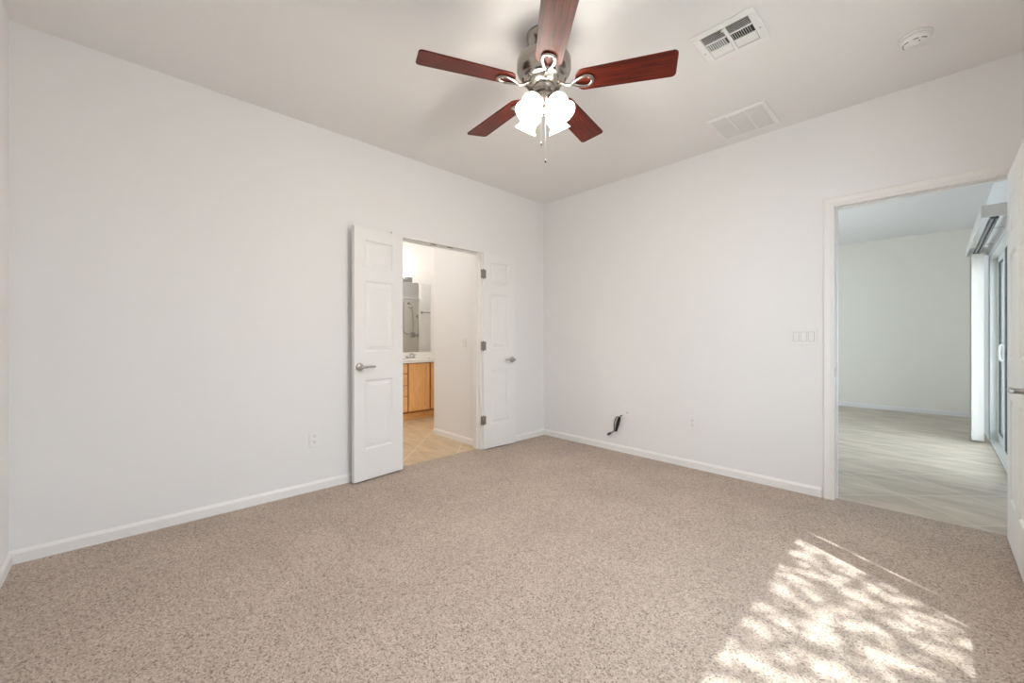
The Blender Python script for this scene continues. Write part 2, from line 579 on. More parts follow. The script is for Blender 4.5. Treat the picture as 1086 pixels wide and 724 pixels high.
def casing(name, ypos, ny):
    """stepped door casing mitred at the corners; profile of (distance from opening, thickness)"""
    prof = [(0.004, 0), (0.004, 0.008), (0.014, 0.011), (0.020, 0.009), (0.036, 0.014), (0.052, 0.016), (0.058, 0.012), (0.058, 0)]
    b = MB()
    stations = []
    for d, t in prof:
        x0, x1, zt = DX0 + 0.012 - d, DX1 - 0.012 + d, DZ2 - 0.012 + d
        x1 = min(x1, XR - 0.002)
        stations.append([(x0, ypos + ny * t, 0), (x0, ypos + ny * t, zt), (x1, ypos + ny * t, zt), (x1, ypos + ny * t, 0)])
    V = [[b.bm.verts.new(p) for p in s] for s in stations]
    n = len(V)
    for i in range(n):
        for k in range(3):
            b.face([V[i][k], V[(i + 1) % n][k], V[(i + 1) % n][k + 1], V[i][k + 1]])
    b.face([V[i][0] for i in range(n)])
    b.face([V[i][3] for i in range(n)])
    return struct(b.build(name, M['trim']))


casing('trim_3', YB, -1)
casing('trim_4', YB + T, 1)


# ------------------------------------------------------------------ doors
def leaf_mesh(wid, hgt, th, panels):
    """a moulded door slab: hinge edge at x = 0, faces at y = 0 and y = th, panels of (x0, x1, z0, z1)"""
    b = MB()
    z_off = 0.012
    xs = sorted({0, wid, *[p[0] for p in panels], *[p[1] for p in panels]})
    zs = sorted({z_off, hgt, *[p[2] for p in panels], *[p[3] for p in panels]})
    cache = {}

    def V(x, y, z):
        k = (round(x, 5), round(y, 5), round(z, 5))
        if k not in cache:
            cache[k] = b.bm.verts.new(k)
        return cache[k]

    for yf, s in ((0.0, 1), (th, -1)):
        for i in range(len(xs) - 1):
            for k in range(len(zs) - 1):
                x0, x1, z0, z1 = xs[i], xs[i + 1], zs[k], zs[k + 1]
                if any(abs(p[0] - x0) < 1e-6 and abs(p[1] - x1) < 1e-6 and abs(p[2] - z0) < 1e-6 and abs(p[3] - z1) < 1e-6 for p in panels):
                    steps = [(0, 0), (0.004, 0.002), (0.012, 0.0095), (0.020, 0.0095), (0.046, 0.0025)]
                    prev = None
                    for ins, dep in steps:
                        y = yf + s * dep
                        ring = [V(x0 + ins, y, z0 + ins), V(x1 - ins, y, z0 + ins), V(x1 - ins, y, z1 - ins), V(x0 + ins, y, z1 - ins)]
                        if prev:
                            for q in range(4):
                                b.face([prev[q], prev[(q + 1) % 4], ring[(q + 1) % 4], ring[q]])
                        prev = ring
                    b.face(prev)
                else:
                    b.face([V(x0, yf, z0), V(x1, yf, z0), V(x1, yf, z1), V(x0, yf, z1)])
    for i in range(len(xs) - 1):
        for z in (z_off, hgt):
            b.face([V(xs[i], 0, z), V(xs[i + 1], 0, z), V(xs[i + 1], th, z), V(xs[i], th, z)])
    for k in range(len(zs) - 1):
        for x in (0, wid):
            b.face([V(x, 0, zs[k]), V(x, 0, zs[k + 1]), V(x, th, zs[k + 1]), V(x, th, zs[k])])
    return b


def door_lever(door, x, z, yface, s, toward):
    """round rose and straight lever on the face at yface; s is the outward sign in y, toward the lever's sign in x"""
    mat = Matrix.Translation((x, yface, z)) @ Vector((0, s, 0)).to_track_quat('Z', 'Y').to_matrix().to_4x4()
    rose = MB().lathe([(0, 0), (0.033, 0), (0.033, 0.004), (0.030, 0.009), (0.018, 0.012), (0.013, 0.014), (0.012, 0.040), (0, 0.040)], mat, 32).build('door_handle', M['satin'], door)
    lv = MB()
    y0 = yface + s * 0.046
    pts = [(x - toward * 0.016, y0, z), (x - toward * 0.006, y0, z), (x + toward * 0.03, y0, z + 0.001), (x + toward * 0.075, y0 - s * 0.002, z + 0.002), (x + toward * 0.112, y0 - s * 0.006, z + 0.001), (x + toward * 0.118, y0 - s * 0.007, z + 0.001)]
    lv.tube(pts, [0.006, 0.011, 0.0105, 0.0095, 0.0085, 0.004], 14, up=(0, 0, 1))
    lv.build('lever', M['satin'], rose)
    lv = None


def hinges(door, th, yknuckle, zs, s):
    for z in zs:
        h = MB()
        h.cyl((-0.004, yknuckle, z - 0.045), (-0.004, yknuckle, z + 0.045), 0.0065, 14)
        h.sphere((-0.004, yknuckle, z + 0.047), 0.006, 12, 8).sphere((-0.004, yknuckle, z - 0.047), 0.006, 12, 8)
        h.box(0.0, 0.030, yknuckle - 0.0015, yknuckle + 0.0015, z - 0.044, z + 0.044)
        h.box(-0.034, -0.008, yknuckle - 0.0015, yknuckle + 0.0015, z - 0.044, z + 0.044)
        h.build('hinge', M['dark_metal'], door)


LEAF = [(0.100, 0.360, 0.255, 0.810), (0.100, 0.360, 1.035, 1.605), (0.100, 0.360, 1.710, 1.930)]
th = 0.035
d = leaf_mesh(0.452, 2.025, th, LEAF).build('door_1', M['door'], loc=(-3.217, 1.742, 0), rot=(0, 0, math.atan2(-0.993, 0.122)), bevel=0.0015)
struct(d, 'narrow white door leaf left of the bathroom opening, swung back against the wall', 'door')
door_lever(d, 0.405, 0.915, th, 1, -1)
MB().cyl((0.115, th / 2 + 0.014, 2.024), (0.115, th / 2 + 0.014, 2.040), 0.0035, 10).build('ball_catch', M['dark_metal'], d)

d = leaf_mesh(0.425, 2.025, th, [(0.09, 0.335, *p[2:]) for p in LEAF]).build('door_2', M['door'], loc=(-3.188, 2.656, 0), rot=(0, 0, R(86.0)), bevel=0.0015)
struct(d, 'narrow white door leaf right of the bathroom opening, folded flat to the wall', 'door')
door_lever(d, 0.378, 0.915, 0.0, -1, -1)
hinges(d, th, -0.002, (0.305, 1.065, 1.800), -1)

SIX = []
for a, c in ((0.110, 0.345), (0.455, 0.690)):
    SIX += [(a, c, 0.255, 0.810), (a, c, 1.035, 1.605), (a, c, 1.710, 1.930)]
d = leaf_mesh(0.800, 2.060, th, SIX).build('door_3', M['door'], loc=(0.284, 3.606, 0), rot=(0, 0, R(-90)), bevel=0.0015)
struct(d, 'white six panel door standing open at the right edge', 'door')
door_lever(d, 0.735, 0.905, 0.0, -1, -1)
door_lever(d, 0.735, 0.905, th, 1, -1)
hinges(d, th, th + 0.002, (0.25, 1.03, 1.83), 1)

# ------------------------------------------------------------------ bedroom window (in the right wall, out of the frame)
f = MB()
y0, y1, z0, z1 = WIN
f.box(0.475, 0.535, y0, y0 + 0.045, z0, z1).box(0.475, 0.535, y1 - 0.082, y1, z0, z1).box(0.480, 0.530, 2.192, 2.306, z0 + 0.03, z1 - 0.03)
f.box(0.475, 0.535, y0 + 0.045, y1 - 0.082, z0, z0 + 0.03).box(0.475, 0.535, y0 + 0.045, y1 - 0.082, z1 - 0.03, z1)
wf = struct(f.build('window_1', M['alu'], bevel=0.003), 'bedroom window in the right wall', 'window')
MB().box(0.502, 0.506, y0 + 0.045, y1 - 0.082, z0 + 0.03, z1 - 0.03).build('pane', M['glass'], wf)

f = MB()
f.box(XL - 0.09, XL - 0.03, 5.9, 5.945, 0.6, 2.1).box(XL - 0.09, XL - 0.03, 7.455, 7.5, 0.6, 2.1).box(XL - 0.09, XL - 0.03, 6.68, 6.72, 0.63, 2.07)
f.box(XL - 0.09, XL - 0.03, 5.945, 7.455, 0.6, 0.63).box(XL - 0.09, XL - 0.03, 5.945, 7.455, 2.07, 2.1)
wf = struct(f.build('window_added', M['alu'], bevel=0.003), 'added unseen window brightening the tiled room from its left wall', 'window')  # added out of view to let more daylight into the tiled room
MB().box(XL - 0.062, XL - 0.058, 5.945, 6.68, 0.63, 2.07).build('pane', M['glass'], wf)
MB().box(XL - 0.062, XL - 0.058, 6.72, 7.455, 0.63, 2.07).build('pane', M['glass'], wf)

# ------------------------------------------------------------------ sliding glass door of the tiled room
y0, y1, z0, z1 = SLD
f = MB()
f.box(0.425, 0.545, y0, y0 + 0.035, 0, z1).box(0.425, 0.545, y1 - 0.035, y1, 0, z1).box(0.425, 0.545, y0 + 0.035, y1 - 0.035, z1 - 0.035, z1)
sl = struct(f.build('door_4', M['alu'], bevel=0.003), 'white framed sliding glass door beyond the doorway', 'sliding door')
tr = MB()
tr.box(0.425, 0.545, y0 + 0.035, y1 - 0.035, 0.0, 0.018)
for xx in (0.432, 0.470, 0.508):
    tr.box(xx, xx + 0.005, y0 + 0.035, y1 - 0.035, 0.018, 0.032)
tr.build('track', M['alu'], sl, bevel=0.001)
ym = (y0 + y1) / 2 - 0.12


def glass_panel(x, ya, yb, name):
    q = MB()
    s = 0.062
    q.box(x, x + 0.03, ya, ya + s, 0.034, z1 - 0.037).box(x, x + 0.03, yb - s, yb, 0.034, z1 - 0.037)
    q.box(x, x + 0.03, ya + s, yb - s, 0.034, 0.034 + 0.08).box(x, x + 0.03, ya + s, yb - s, z1 - 0.037 - 0.06, z1 - 0.037)
    p = q.build(name, M['alu'], sl, bevel=0.002)
    g = MB()
    k = 0.008
    a, b_, c, e2 = ya + s, yb - s, 0.114, z1 - 0.097
    g.box(x + 0.006, x + 0.024, a, a + k, c, e2).box(x + 0.006, x + 0.024, b_ - k, b_, c, e2).box(x + 0.006, x + 0.024, a + k, b_ - k, c, c + k).box(x + 0.006, x + 0.024, a + k, b_ - k, e2 - k, e2)
    g.build('gasket', M['gasket'], p)
    MB().box(x + 0.013, x + 0.017, a + k, b_ - k, c + k, e2 - k).build('pane', M['glass'], p)
    return p


glass_panel(0.478, ym - 0.03, y1 - 0.036, 'fixed_panel')
sp = glass_panel(0.438, y0 + 0.036, ym + 0.03, 'sliding_panel')
hh = MB()
hy = ym - 0.005
hh.tube([(0.438, hy, 0.93), (0.424, hy, 0.935), (0.414, hy, 0.955), (0.412, hy, 1.01), (0.414, hy, 1.065), (0.424, hy, 1.085), (0.438, hy, 1.09)], 0.0085, 12, up=(0, 1, 0))
hh.build('pull_handle', M['plastic'], sp)

# vertical blind drawn to the far end, with its valance
bl = thing('vertical_blind', 'white vertical blind stacked at the far side of the sliding door', 'blind', (0.33, 6.9, 2.07))
v0 = Vector((0.33, 6.9, 2.07))
va = MB()
VX, VY0, VY1, VZ0, VZ1 = 0.252, 4.86, 7.06, 2.085, 2.180
prof = [(VX, VY0), (VX, VY1), (VX + 0.006, VY1), (VX + 0.006, VY0 + 0.006)]
va.box(VX - v0.x, VX + 0.006 - v0.x, VY0 - v0.y, VY1 - v0.y, VZ0 - v0.z, VZ1 - v0.z)
va.box(VX + 0.006 - v0.x, XR - 0.001 - v0.x, VY0 - v0.y, VY0 + 0.006 - v0.y, VZ0 - v0.z, VZ1 - v0.z)
va.box(VX + 0.006 - v0.x, XR - 0.001 - v0.x, VY1 - 0.006 - v0.y, VY1 - v0.y, VZ0 - v0.z, VZ1 - v0.z)
va.build('valance', M['vane'], bl, bevel=0.001)
hr = MB()
hx = 0.325
hr.box(hx - 0.020 - v0.x, hx - 0.004 - v0.x, VY0 + 0.03 - v0.y, VY1 - 0.02 - v0.y, 2.072 - v0.z, 2.108 - v0.z)
hr.box(hx + 0.004 - v0.x, hx + 0.020 - v0.x, VY0 + 0.03 - v0.y, VY1 - 0.02 - v0.y, 2.072 - v0.z, 2.108 - v0.z)
hr.box(hx - 0.020 - v0.x, hx + 0.020 - v0.x, VY0 + 0.03 - v0.y, VY1 - 0.02 - v0.y, 2.108 - v0.z, 2.114 - v0.z)
rail = hr.build('head_rail', M['rail'], bl)
MB().box(hx - 0.004 - v0.x, hx + 0.004 - v0.x, VY0 + 0.03 - v0.y, VY1 - 0.02 - v0.y, 2.095 - v0.z, 2.106 - v0.z).build('channel', M['alu'], rail)
for k in range(2):
    yy = 5.55 + k * 0.9
    MB().box(0.345 - v0.x, 0.419 - v0.x, yy - 0.012 - v0.y, yy + 0.012 - v0.y, 2.114 - v0.z, 2.118 - v0.z).build('bracket', M['satin'], bl)
proto = None
for k in range(20):
    yy = 6.72 + k * 0.0165
    if proto is None:
        q = MB()
        n = 6
        pts = []
        for i in range(n + 1):
            u = -0.0445 + 0.089 * i / n
            pts.append((u, 0.004 * (1 - (u / 0.0445) ** 2)))
        out = pts + [(x, y - 0.0012) for x, y in reversed(pts)]
        q.prism(out, 0.030 - v0.z, 2.066 - v0.z)
        proto = q.build('vane', M['vane'], bl)
        o = proto
    else:
        o = proto.copy()
        COL.objects.link(o)
        o.parent = bl
    o.location = (hx - v0.x, yy - v0.y, 0)
    o.rotation_euler = (0, 0, R(random.uniform(-3, 3)))

# ------------------------------------------------------------------ ceiling fan
FX, FY = -1.435, 1.611
fan = thing('ceiling_fan', 'five blade ceiling fan with cherry blades, nickel motor and four lit glass shades', 'ceiling fan', (FX, FY, H))
MB().lathe([(0, 0), (0.092, 0), (0.092, -0.012), (0.084, -0.018), (0.084, -0.026), (0.072, -0.034), (0.060, -0.052), (0.034, -0.062), (0.024, -0.064), (0, -0.064)], None, 48).build('canopy', M['nickel'], fan)
MB().lathe([(0, -0.060), (0.014, -0.060), (0.014, -0.104), (0.030, -0.106), (0.034, -0.118), (0.034, -0.124), (0, -0.124)], None, 28).build('downrod', M['nickel'], fan)
mot = MB().lathe([(0, -0.116), (0.060, -0.116), (0.120, -0.122), (0.138, -0.128), (0.1425, -0.136), (0.1425, -0.172), (0.1400, -0.176), (0.1400, -0.181), (0.1425, -0.185), (0.137, -0.198), (0.126, -0.212), (0.118, -0.218), (0.118, -0.226), (0.106, -0.238), (0.096, -0.243), (0.090, -0.245), (0.090, -0.262), (0, -0.262)], None, 64).build('motor_housing', M['nickel'], fan)
for k in range(10):
    vs_ = MB()
    a0 = 2 * math.pi * k / 10
    n = 6
    ring = []
    for i in range(n + 1):
        a = a0 + i * 0.36 / n
        c, s = math.cos(a), math.sin(a)
        ring.append((vs_.bm.verts.new((0.1152 * c, 0.1152 * s, -0.2295)), vs_.bm.verts.new((0.1090 * c, 0.1090 * s, -0.2365))))
    for i in range(n):
        vs_.face([ring[i][0], ring[i + 1][0], ring[i + 1][1], ring[i][1]])
    vs_.build('vent_slot', M['dark'], mot)
MB().lathe([(0, -0.262), (0.054, -0.262), (0.057, -0.268), (0.057, -0.276), (0.050, -0.282), (0.048, -0.312), (0.056, -0.318), (0.056, -0.328), (0.050, -0.338), (0.046, -0.372), (0.034, -0.384), (0.020, -0.392), (0.016, -0.404), (0.010, -0.416), (0, -0.420)], None, 40).build('switch_housing', M['nickel'], fan)

PHI, PITCH, ZB = 0.527, -0.20, -0.263
for k in range(5):
    a = PHI + k * 2 * math.pi / 5
    # blade, drawn along local x and pitched about it
    out = []
    r0, r1 = 0.165, 0.660
    w0, w1 = 0.066, 0.0775
    for i in range(13):                                   # rounded root
        t = math.pi / 2 + math.pi * i / 12
        out.append((r0 + 0.045 + 0.045 * math.cos(t), w0 * math.sin(t)))
    cr = 0.022
    for (cx, cy, t0) in ((r1 - cr, -w1 + cr, -math.pi / 2), (r1 - cr, w1 - cr, 0)):
        for i in range(7):
            t = t0 + math.pi / 2 * i / 6
            out.append((cx + cr * math.cos(t), cy + cr * math.sin(t)))
    b = MB().prism(out, -0.0035, 0.0035)
    blade = b.build('blade', M['cherry'], fan, loc=(0, 0, ZB), rot=(PITCH, 0, a), bevel=0.0015)
    # the frame that carries it: curved arm and a teardrop loop under the blade
    g = MB()
    zl = -0.0085
    g.tube([(0.078, 0, 0.004), (0.095, 0, -0.002), (0.115, 0, -0.014), (0.138, 0, -0.020), (0.160, 0, -0.016)], [0.012, 0.011, 0.0095, 0.0085, 0.009], 12, up=(0, 0, 1), flat=0.75)
    loop = []
    for i in range(28):
        t = 2 * math.pi * i / 28
        rr = 0.5 - 0.5 * math.cos(t)                      # 0 at the neck, 1 at the far end
        loop.append((0.150 + 0.104 * rr, 0.036 * math.sin(t) * (0.40 + 0.78 * rr), zl - 0.007 * (1 - rr)))
    g.tube(loop, 0.0095, 10, closed=True, up=(0, 0, 1), flat=0.7)
    iron = g.build('blade_arm', M['nickel'], fan, loc=(0, 0, ZB), rot=(PITCH, 0, a))
    sc = MB()
    for (sx, sy) in ((0.236, 0.022), (0.236, -0.022), (0.248, 0)):
        sc.sphere((sx, sy, zl - 0.005), 0.0045, 10, 6)
    sc.build('screw', M['satin'], iron)

view = R(46.19) + R(90)                                    # azimuth the camera looks along
for k in range(4):
    az = view + R(45) + k * R(90)
    ca, sa = math.cos(az), math.sin(az)
    ax = Vector((ca * math.sin(R(33)), sa * math.sin(R(33)), -math.cos(R(33))))
    neck = Vector((ca * 0.064, sa * 0.064, -0.346))
    arm = MB()
    arm.tube([(ca * 0.040, sa * 0.040, -0.345), (ca * 0.050, sa * 0.050, -0.340), tuple(neck)], 0.012, 12)
    mat = Matrix.Translation(neck) @ ax.to_track_quat('Z', 'Y').to_matrix().to_4x4()
    arm.lathe([(0.0, -0.004), (0.027, 0.0), (0.030, 0.010), (0.028, 0.024), (0.0, 0.024)], mat, 28)
    fit = arm.build('light_fitter', M['nickel'], fan)
    pr = [(0.026, 0.012), (0.030, 0.018), (0.045, 0.030), (0.053, 0.048), (0.052, 0.066), (0.044, 0.084), (0.043, 0.096), (0.050, 0.112), (0.061, 0.128)]
    inner = [(r - 0.003, z) for r, z in reversed(pr)]
    sh = MB().lathe(pr + inner, mat, 36).build('lamp_shade', M['shade'], fit)
    bp = mat @ Vector((0, 0, 0.055))
    MB().lathe([(0, 0.024), (0.012, 0.026), (0.013, 0.036), (0.022, 0.052), (0.024, 0.064), (0.018, 0.078), (0, 0.084)], mat, 20).build('bulb', M['shade'], fit)
    ld = bpy.data.lights.new('fan_bulb_light', 'POINT')
    ld.energy = FAN_BULB
    ld.color = (1.0, 0.89, 0.77)
    ld.shadow_soft_size = 0.03
    lo = bpy.data.objects.new('fan_bulb_light', ld)
    COL.objects.link(lo)
    lo.location = Vector((FX, FY, H)) + (mat @ Vector((0, 0, 0.118)))

rvec = Vector((math.cos(R(46.19)), math.sin(R(46.19)), 0))
for (off, fw, zt, ze) in ((-0.018, -0.047, -0.322, -0.590), (0.012, 0.047, -0.322, -0.640)):
    p = rvec * off + Vector((-rvec.y, rvec.x, 0)) * fw
    ch = MB()
    ch.cyl((p.x, p.y, zt), (p.x, p.y, ze + 0.012), 0.0006, 8)
    n = int((zt - ze) / 0.012)
    for i in range(n):
        ch.sphere((p.x, p.y, zt - i * 0.012), 0.0011, 6, 4)
    chain = ch.build('pull_chain', M['satin'], fan)
    MB().lathe([(0, 0.012), (0.0025, 0.010), (0.0035, 0.004), (0.0045, -0.004), (0.003, -0.009), (0, -0.010)], Matrix.Translation((p.x, p.y, ze)), 14).build('pull_fob', M['black'], chain)

# ------------------------------------------------------------------ ceiling fittings
# supply register
sx0, sx1, sy0, sy1 = -0.905, -0.602, 2.185, 2.478
cx, cy = (sx0 + sx1) / 2, (sy0 + sy1) / 2
vent = thing('supply_vent', 'small white ceiling register with dark louvres, nearest the fan', 'vent', (cx, cy, H))
hx_, hy_ = (sx1 - sx0) / 2, (sy1 - sy0) / 2
fr = MB()
bw, zt = 0.038, -0.010
ix, iy = hx_ - bw, hy_ - bw
fr.box(-hx_, hx_, -hy_, -iy, zt, -0.0005).box(-hx_, hx_, iy, hy_, zt, -0.0005).box(-hx_, -ix, -iy, iy, zt, -0.0005).box(ix, hx_, -iy, iy, zt, -0.0005)
fr.box(-0.009, 0.009, -iy, iy, zt, -0.002)
rowh = 2 * iy / 3
for k in (1, 2):
    yy = -iy + k * rowh
    fr.box(-ix, ix, yy - 0.006, yy + 0.006, zt, -0.002)
fr.build('frame', M['plastic'], vent, bevel=0.004, seg=2)
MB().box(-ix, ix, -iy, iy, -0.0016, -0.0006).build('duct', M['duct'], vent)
fins = []
for half in (-1, 1):
    xa, xb = (-ix + 0.002, -0.010) if half < 0 else (0.010, ix - 0.002)
    a = MB()
    for i in range(5):
        yy = -iy + 0.007 + i * (rowh - 0.012) / 5
        a.box(xa, xb, -0.0006, 0.0006, -0.0045, 0.0045, Matrix.Translation((0, yy, -0.006)) @ Matrix.Rotation(R(-40), 4, 'X'))
    a.build('louvre_bank', M['plastic'], vent)
    a = MB()
    for i in range(9):
        xx = xa + 0.005 + i * (xb - xa - 0.008) / 9
        a.box(-0.0006, 0.0006, -iy + rowh + 0.006, -iy + 2 * rowh - 0.006, -0.0042, 0.0042, Matrix.Translation((xx, 0, -0.006)) @ Matrix.Rotation(R(-15 * half), 4, 'Y'))
    a.build('louvre_bank', M['plastic'], vent)
    a = MB()
    for i in range(5):
        yy = -iy + 2 * rowh + 0.009 + i * (rowh - 0.012) / 5
        a.box(xa, xb, -0.0055, 0.0055, -0.0006, 0.0006, Matrix.Translation((0, yy, -0.0065)) @ Matrix.Rotation(R(-28), 4, 'X'))
    a.build('louvre_bank', M['plastic'], vent)
MB().box(-0.010, 0.004, -iy - 0.006, -iy + 0.012, -0.022, -0.010).build('damper_lever', M['plastic'], vent, bevel=0.002)
for s in (-1, 1):
    MB().sphere((s * (hx_ - 0.016), 0.02, -0.0105), 0.005, 12, 6, 0.5).build('screw', M['satin'], vent)

# return grille
gx0, gx1, gy0, gy1 = -1.172, -0.785, 3.104, 3.505
cx, cy = (gx0 + gx1) / 2, (gy0 + gy1) / 2
gr = thing('return_grille', 'larger white three bay ceiling grille beside the back wall', 'vent', (cx, cy, H))
hx_, hy_ = (gx1 - gx0) / 2, (gy1 - gy0) / 2
bw = 0.032
ix, iy = hx_ - bw, hy_ - bw
fr = MB()
fr.box(-hx_, hx_, -hy_, -iy, -0.012, -0.0005).box(-hx_, hx_, iy, hy_, -0.012, -0.0005).box(-hx_, -ix, -iy, iy, -0.012, -0.0005).box(ix, hx_, -iy, iy, -0.012, -0.0005)
for k in (1, 2):
    xx = -ix + 2 * ix * k / 3
    fr.box(xx - 0.008, xx + 0.008, -iy, iy, -0.014, -0.002)
fr.build('frame', M['plastic'], gr, bevel=0.004)
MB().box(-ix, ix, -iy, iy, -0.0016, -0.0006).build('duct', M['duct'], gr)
for k in range(3):
    xa, xb = -ix + 2 * ix * k / 3 + 0.001, -ix + 2 * ix * (k + 1) / 3 - 0.001
    a = MB()
    n = 26
    for i in range(n):
        yy = -iy + (i + 0.5) * 2 * iy / n
        a.box(xa, xb, -0.0058, 0.0058, -0.0005, 0.0005, Matrix.Translation((0, yy, -0.0062)) @ Matrix.Rotation(R(-32), 4, 'X'))
    a.build('louvre_bank', M['louvre'], gr)

# smoke detector
sd = thing('smoke_detector', 'round white smoke detector on the ceiling at upper right', 'smoke detector', (-0.070, 3.03, H))
sd.scale = (0.84, 0.84, 0.90)
MB().lathe([(0, -0.0005), (0.080, -0.0005), (0.080, -0.010), (0.076, -0.013), (0, -0.013)], None, 48).build('base', M['plastic'], sd)
MB().lathe([(0, -0.013), (0.070, -0.013), (0.070, -0.016), (0.074, -0.018), (0.074, -0.030), (0.066, -0.040), (0.050, -0.045), (0.022, -0.047), (0.020, -0.050), (0, -0.050)], None, 48).build('cover', M['plastic'], sd)
for a0, a1, rr, z in ((150, 178, 0.0585, -0.0428), (186, 205, 0.0585, -0.0428), (212, 238, 0.0585, -0.0428), (262, 285, 0.0585, -0.0428), (300, 330, 0.0585, -0.0428)):
    sl_ = MB()
    n = 6
    ring = []
    for i in range(n + 1):
        t = R(a0 + (a1 - a0) * i / n)
        ring.append([sl_.bm.verts.new((r_ * math.cos(t), r_ * math.sin(t), z_)) for r_, z_ in ((rr - 0.003, z - 0.0012), (rr + 0.003, z + 0.0008), (rr + 0.003, z + 0.0028), (rr - 0.003, z + 0.0008))])
    for i in range(n):
        for q in range(4):
            sl_.face([ring[i][q], ring[i + 1][q], ring[i + 1][(q + 1) % 4], ring[i][(q + 1) % 4]])
    sl_.face(ring[0])
    sl_.face(ring[-1])
    sl_.build('sounder_slot', M['grey_plastic'], sd)
MB().cyl((0.018, -0.030, -0.044), (0.018, -0.030, -0.049), 0.004, 12).build('indicator', M['grey_plastic'], sd)
MB().lathe([(0.011, -0.0495), (0.011, -0.052), (0, -0.0525)], None, 20).build('test_button', M['plastic'], sd)


# ------------------------------------------------------------------ wall plates
def plate_obj(name, label, cat, loc, rotz, wd, ht):
    t = thing(name, label, cat, loc, (0, 0, rotz))
    MB().box(-wd / 2, wd / 2, -0.0066, -0.0003, -ht / 2, ht / 2).build('plate', M['plastic'], t, bevel=0.0025)
    return t


def duplex(name, label, loc, rotz):
    t = plate_obj(name, label, 'power outlet', loc, rotz, 0.074, 0.118)
    for dz in (0.021, -0.021):
        out = []
        for i in range(24):
            a = 2 * math.pi * i / 24
            out.append((0.0172 * math.cos(a), max(-0.0125, min(0.0125, 0.0172 * math.sin(a)))))
        mt = Matrix.Translation((0, 0, dz)) @ Matrix.Rotation(R(90), 4, 'X')
        s = MB().prism(out, 0.006, 0.0085, mt).build('socket', M['plastic'], t)
        MB().box(-0.0075, -0.0050, -0.0093, -0.0084, dz - 0.001, dz + 0.009).build('slot', M['grey_plastic'], s)
        MB().box(0.0050, 0.0075, -0.0093, -0.0084, dz, dz + 0.008).build('slot', M['grey_plastic'], s)
        MB().cyl((0, -0.0084, dz - 0.007), (0, -0.0093, dz - 0.007), 0.003, 12).build('ground_hole', M['grey_plastic'], s)
    MB().cyl((0, -0.0058, 0), (0, -0.0072, 0), 0.0035, 12).build('screw', M['plastic'], t)
    return t


duplex('wall_outlet', 'white duplex outlet low on the long left wall', (XL, 1.036, 0.387), R(90))
duplex('wall_outlet', 'white duplex outlet low on the back wall, nearer the doorway', (-1.474, YB, 0.400), 0)
t = plate_obj('cable_jack', 'white cable jack plate just above the hanging black cord', 'wall jack', (-2.116, YB, 0.405), 0, 0.074, 0.118)
q = MB()
q.cyl((0, -0.006, 0), (0, -0.008, 0), 0.0075, 6).cyl((0, -0.008, 0), (0, -0.016, 0), 0.0047, 14)
q.build('coax_connector', M['satin'], t)
for dz in (0.041, -0.041):
    MB().cyl((0, -0.0058, dz), (0, -0.0072, dz), 0.003, 10).build('screw', M['plastic'], t)


def rocker_plate(name, label, loc, rotz, gangs, tilt):
    t = plate_obj(name, label, 'light switch', loc, rotz, 0.072 + 0.046 * (gangs - 1), 0.118)
    for i in range(gangs):
        x = (i - (gangs - 1) / 2) * 0.046
        b = MB()
        # a shallow frame, grey to paint in the gap's shade, and a rocker that leans back at its top or bottom
        b.box(x - 0.0185, x - 0.0165, -0.0078, -0.0058, -0.035, 0.035).box(x + 0.0165, x + 0.0185, -0.0078, -0.0058, -0.035, 0.035)
        b.box(x - 0.0165, x + 0.0165, -0.0078, -0.0058, 0.033, 0.035).box(x - 0.0165, x + 0.0165, -0.0078, -0.0058, -0.035, -0.033)
        f_ = b.build('gap_shade_frame', M['seam'], t)
        s = tilt[i]
        q = MB()
        top, bot = (-0.0065, -0.0110) if s > 0 else (-0.0110, -0.0065)
        vv = [Vector((x + sx * 0.0155, y, z)) for sx in (-1, 1) for (y, z) in ((-0.0058, -0.032), (bot, -0.032), (top, 0.032), (-0.0058, 0.032))]
        vb = [q.bm.verts.new(v_) for v_ in vv]
        for fc in ((0, 1, 2, 3), (7, 6, 5, 4), (0, 4, 5, 1), (1, 5, 6, 2), (2, 6, 7, 3), (3, 7, 4, 0)):
            q.face([vb[n_] for n_ in fc])
        q.build('rocker', M['plastic'], f_)
    return t


rocker_plate('light_switch', 'white three gang rocker switch beside the doorway casing', (-0.668, YB, 1.154), 0, 3, (1, -1, 1))
rocker_plate('light_switch', 'white rocker switch inside the bathroom on the partition', (-3.565, PY, 1.085), 0, 1, (1,))

# black cable hanging out of the wall
cb = thing('hanging_cable', 'coiled black cord hanging from a hole low in the back wall', 'cable', (-2.176, YB, 0.368))
q = MB()
ring = [(0, -0.001, 0.0), (0.001, -0.018, 0.004), (-0.008, -0.030, -0.008)]
q.tube(ring, 0.0045, 10)
for (off, lean, half, top, bot, yo) in ((-0.030, -0.034, 0.025, -0.012, -0.160, -0.030), (-0.010, -0.042, 0.009, -0.012, -0.156, -0.037), (-0.012, -0.040, 0.007, -0.018, -0.166, -0.022), (-0.011, -0.041, 0.005, -0.024, -0.150, -0.030)):
    pts = []
    for i in range(28):
        a = 2 * math.pi * i / 28
        u = math.cos(a)
        z = (top + bot) / 2 + (top - bot) / 2 * u
        pts.append((lean * (1 - u) / 2 + off + half * math.sin(a), yo + 0.004 * math.sin(2 * a), z))
    q.tube(pts, 0.0046, 8, closed=True)
q.tube([(-0.062, -0.030, -0.160), (-0.085, -0.028, -0.172), (-0.105, -0.024, -0.184), (-0.118, -0.022, -0.191)], 0.0042, 8)
q.build('cord', M['black'], cb)
tie = MB()
tie.tube([(-0.034 + 0.017 * math.cos(a), -0.030 + 0.016 * math.sin(a), -0.095 + 0.004 * math.cos(a)) for a in [2 * math.pi * i / 16 for i in range(16)]], 0.0035, 8, closed=True)
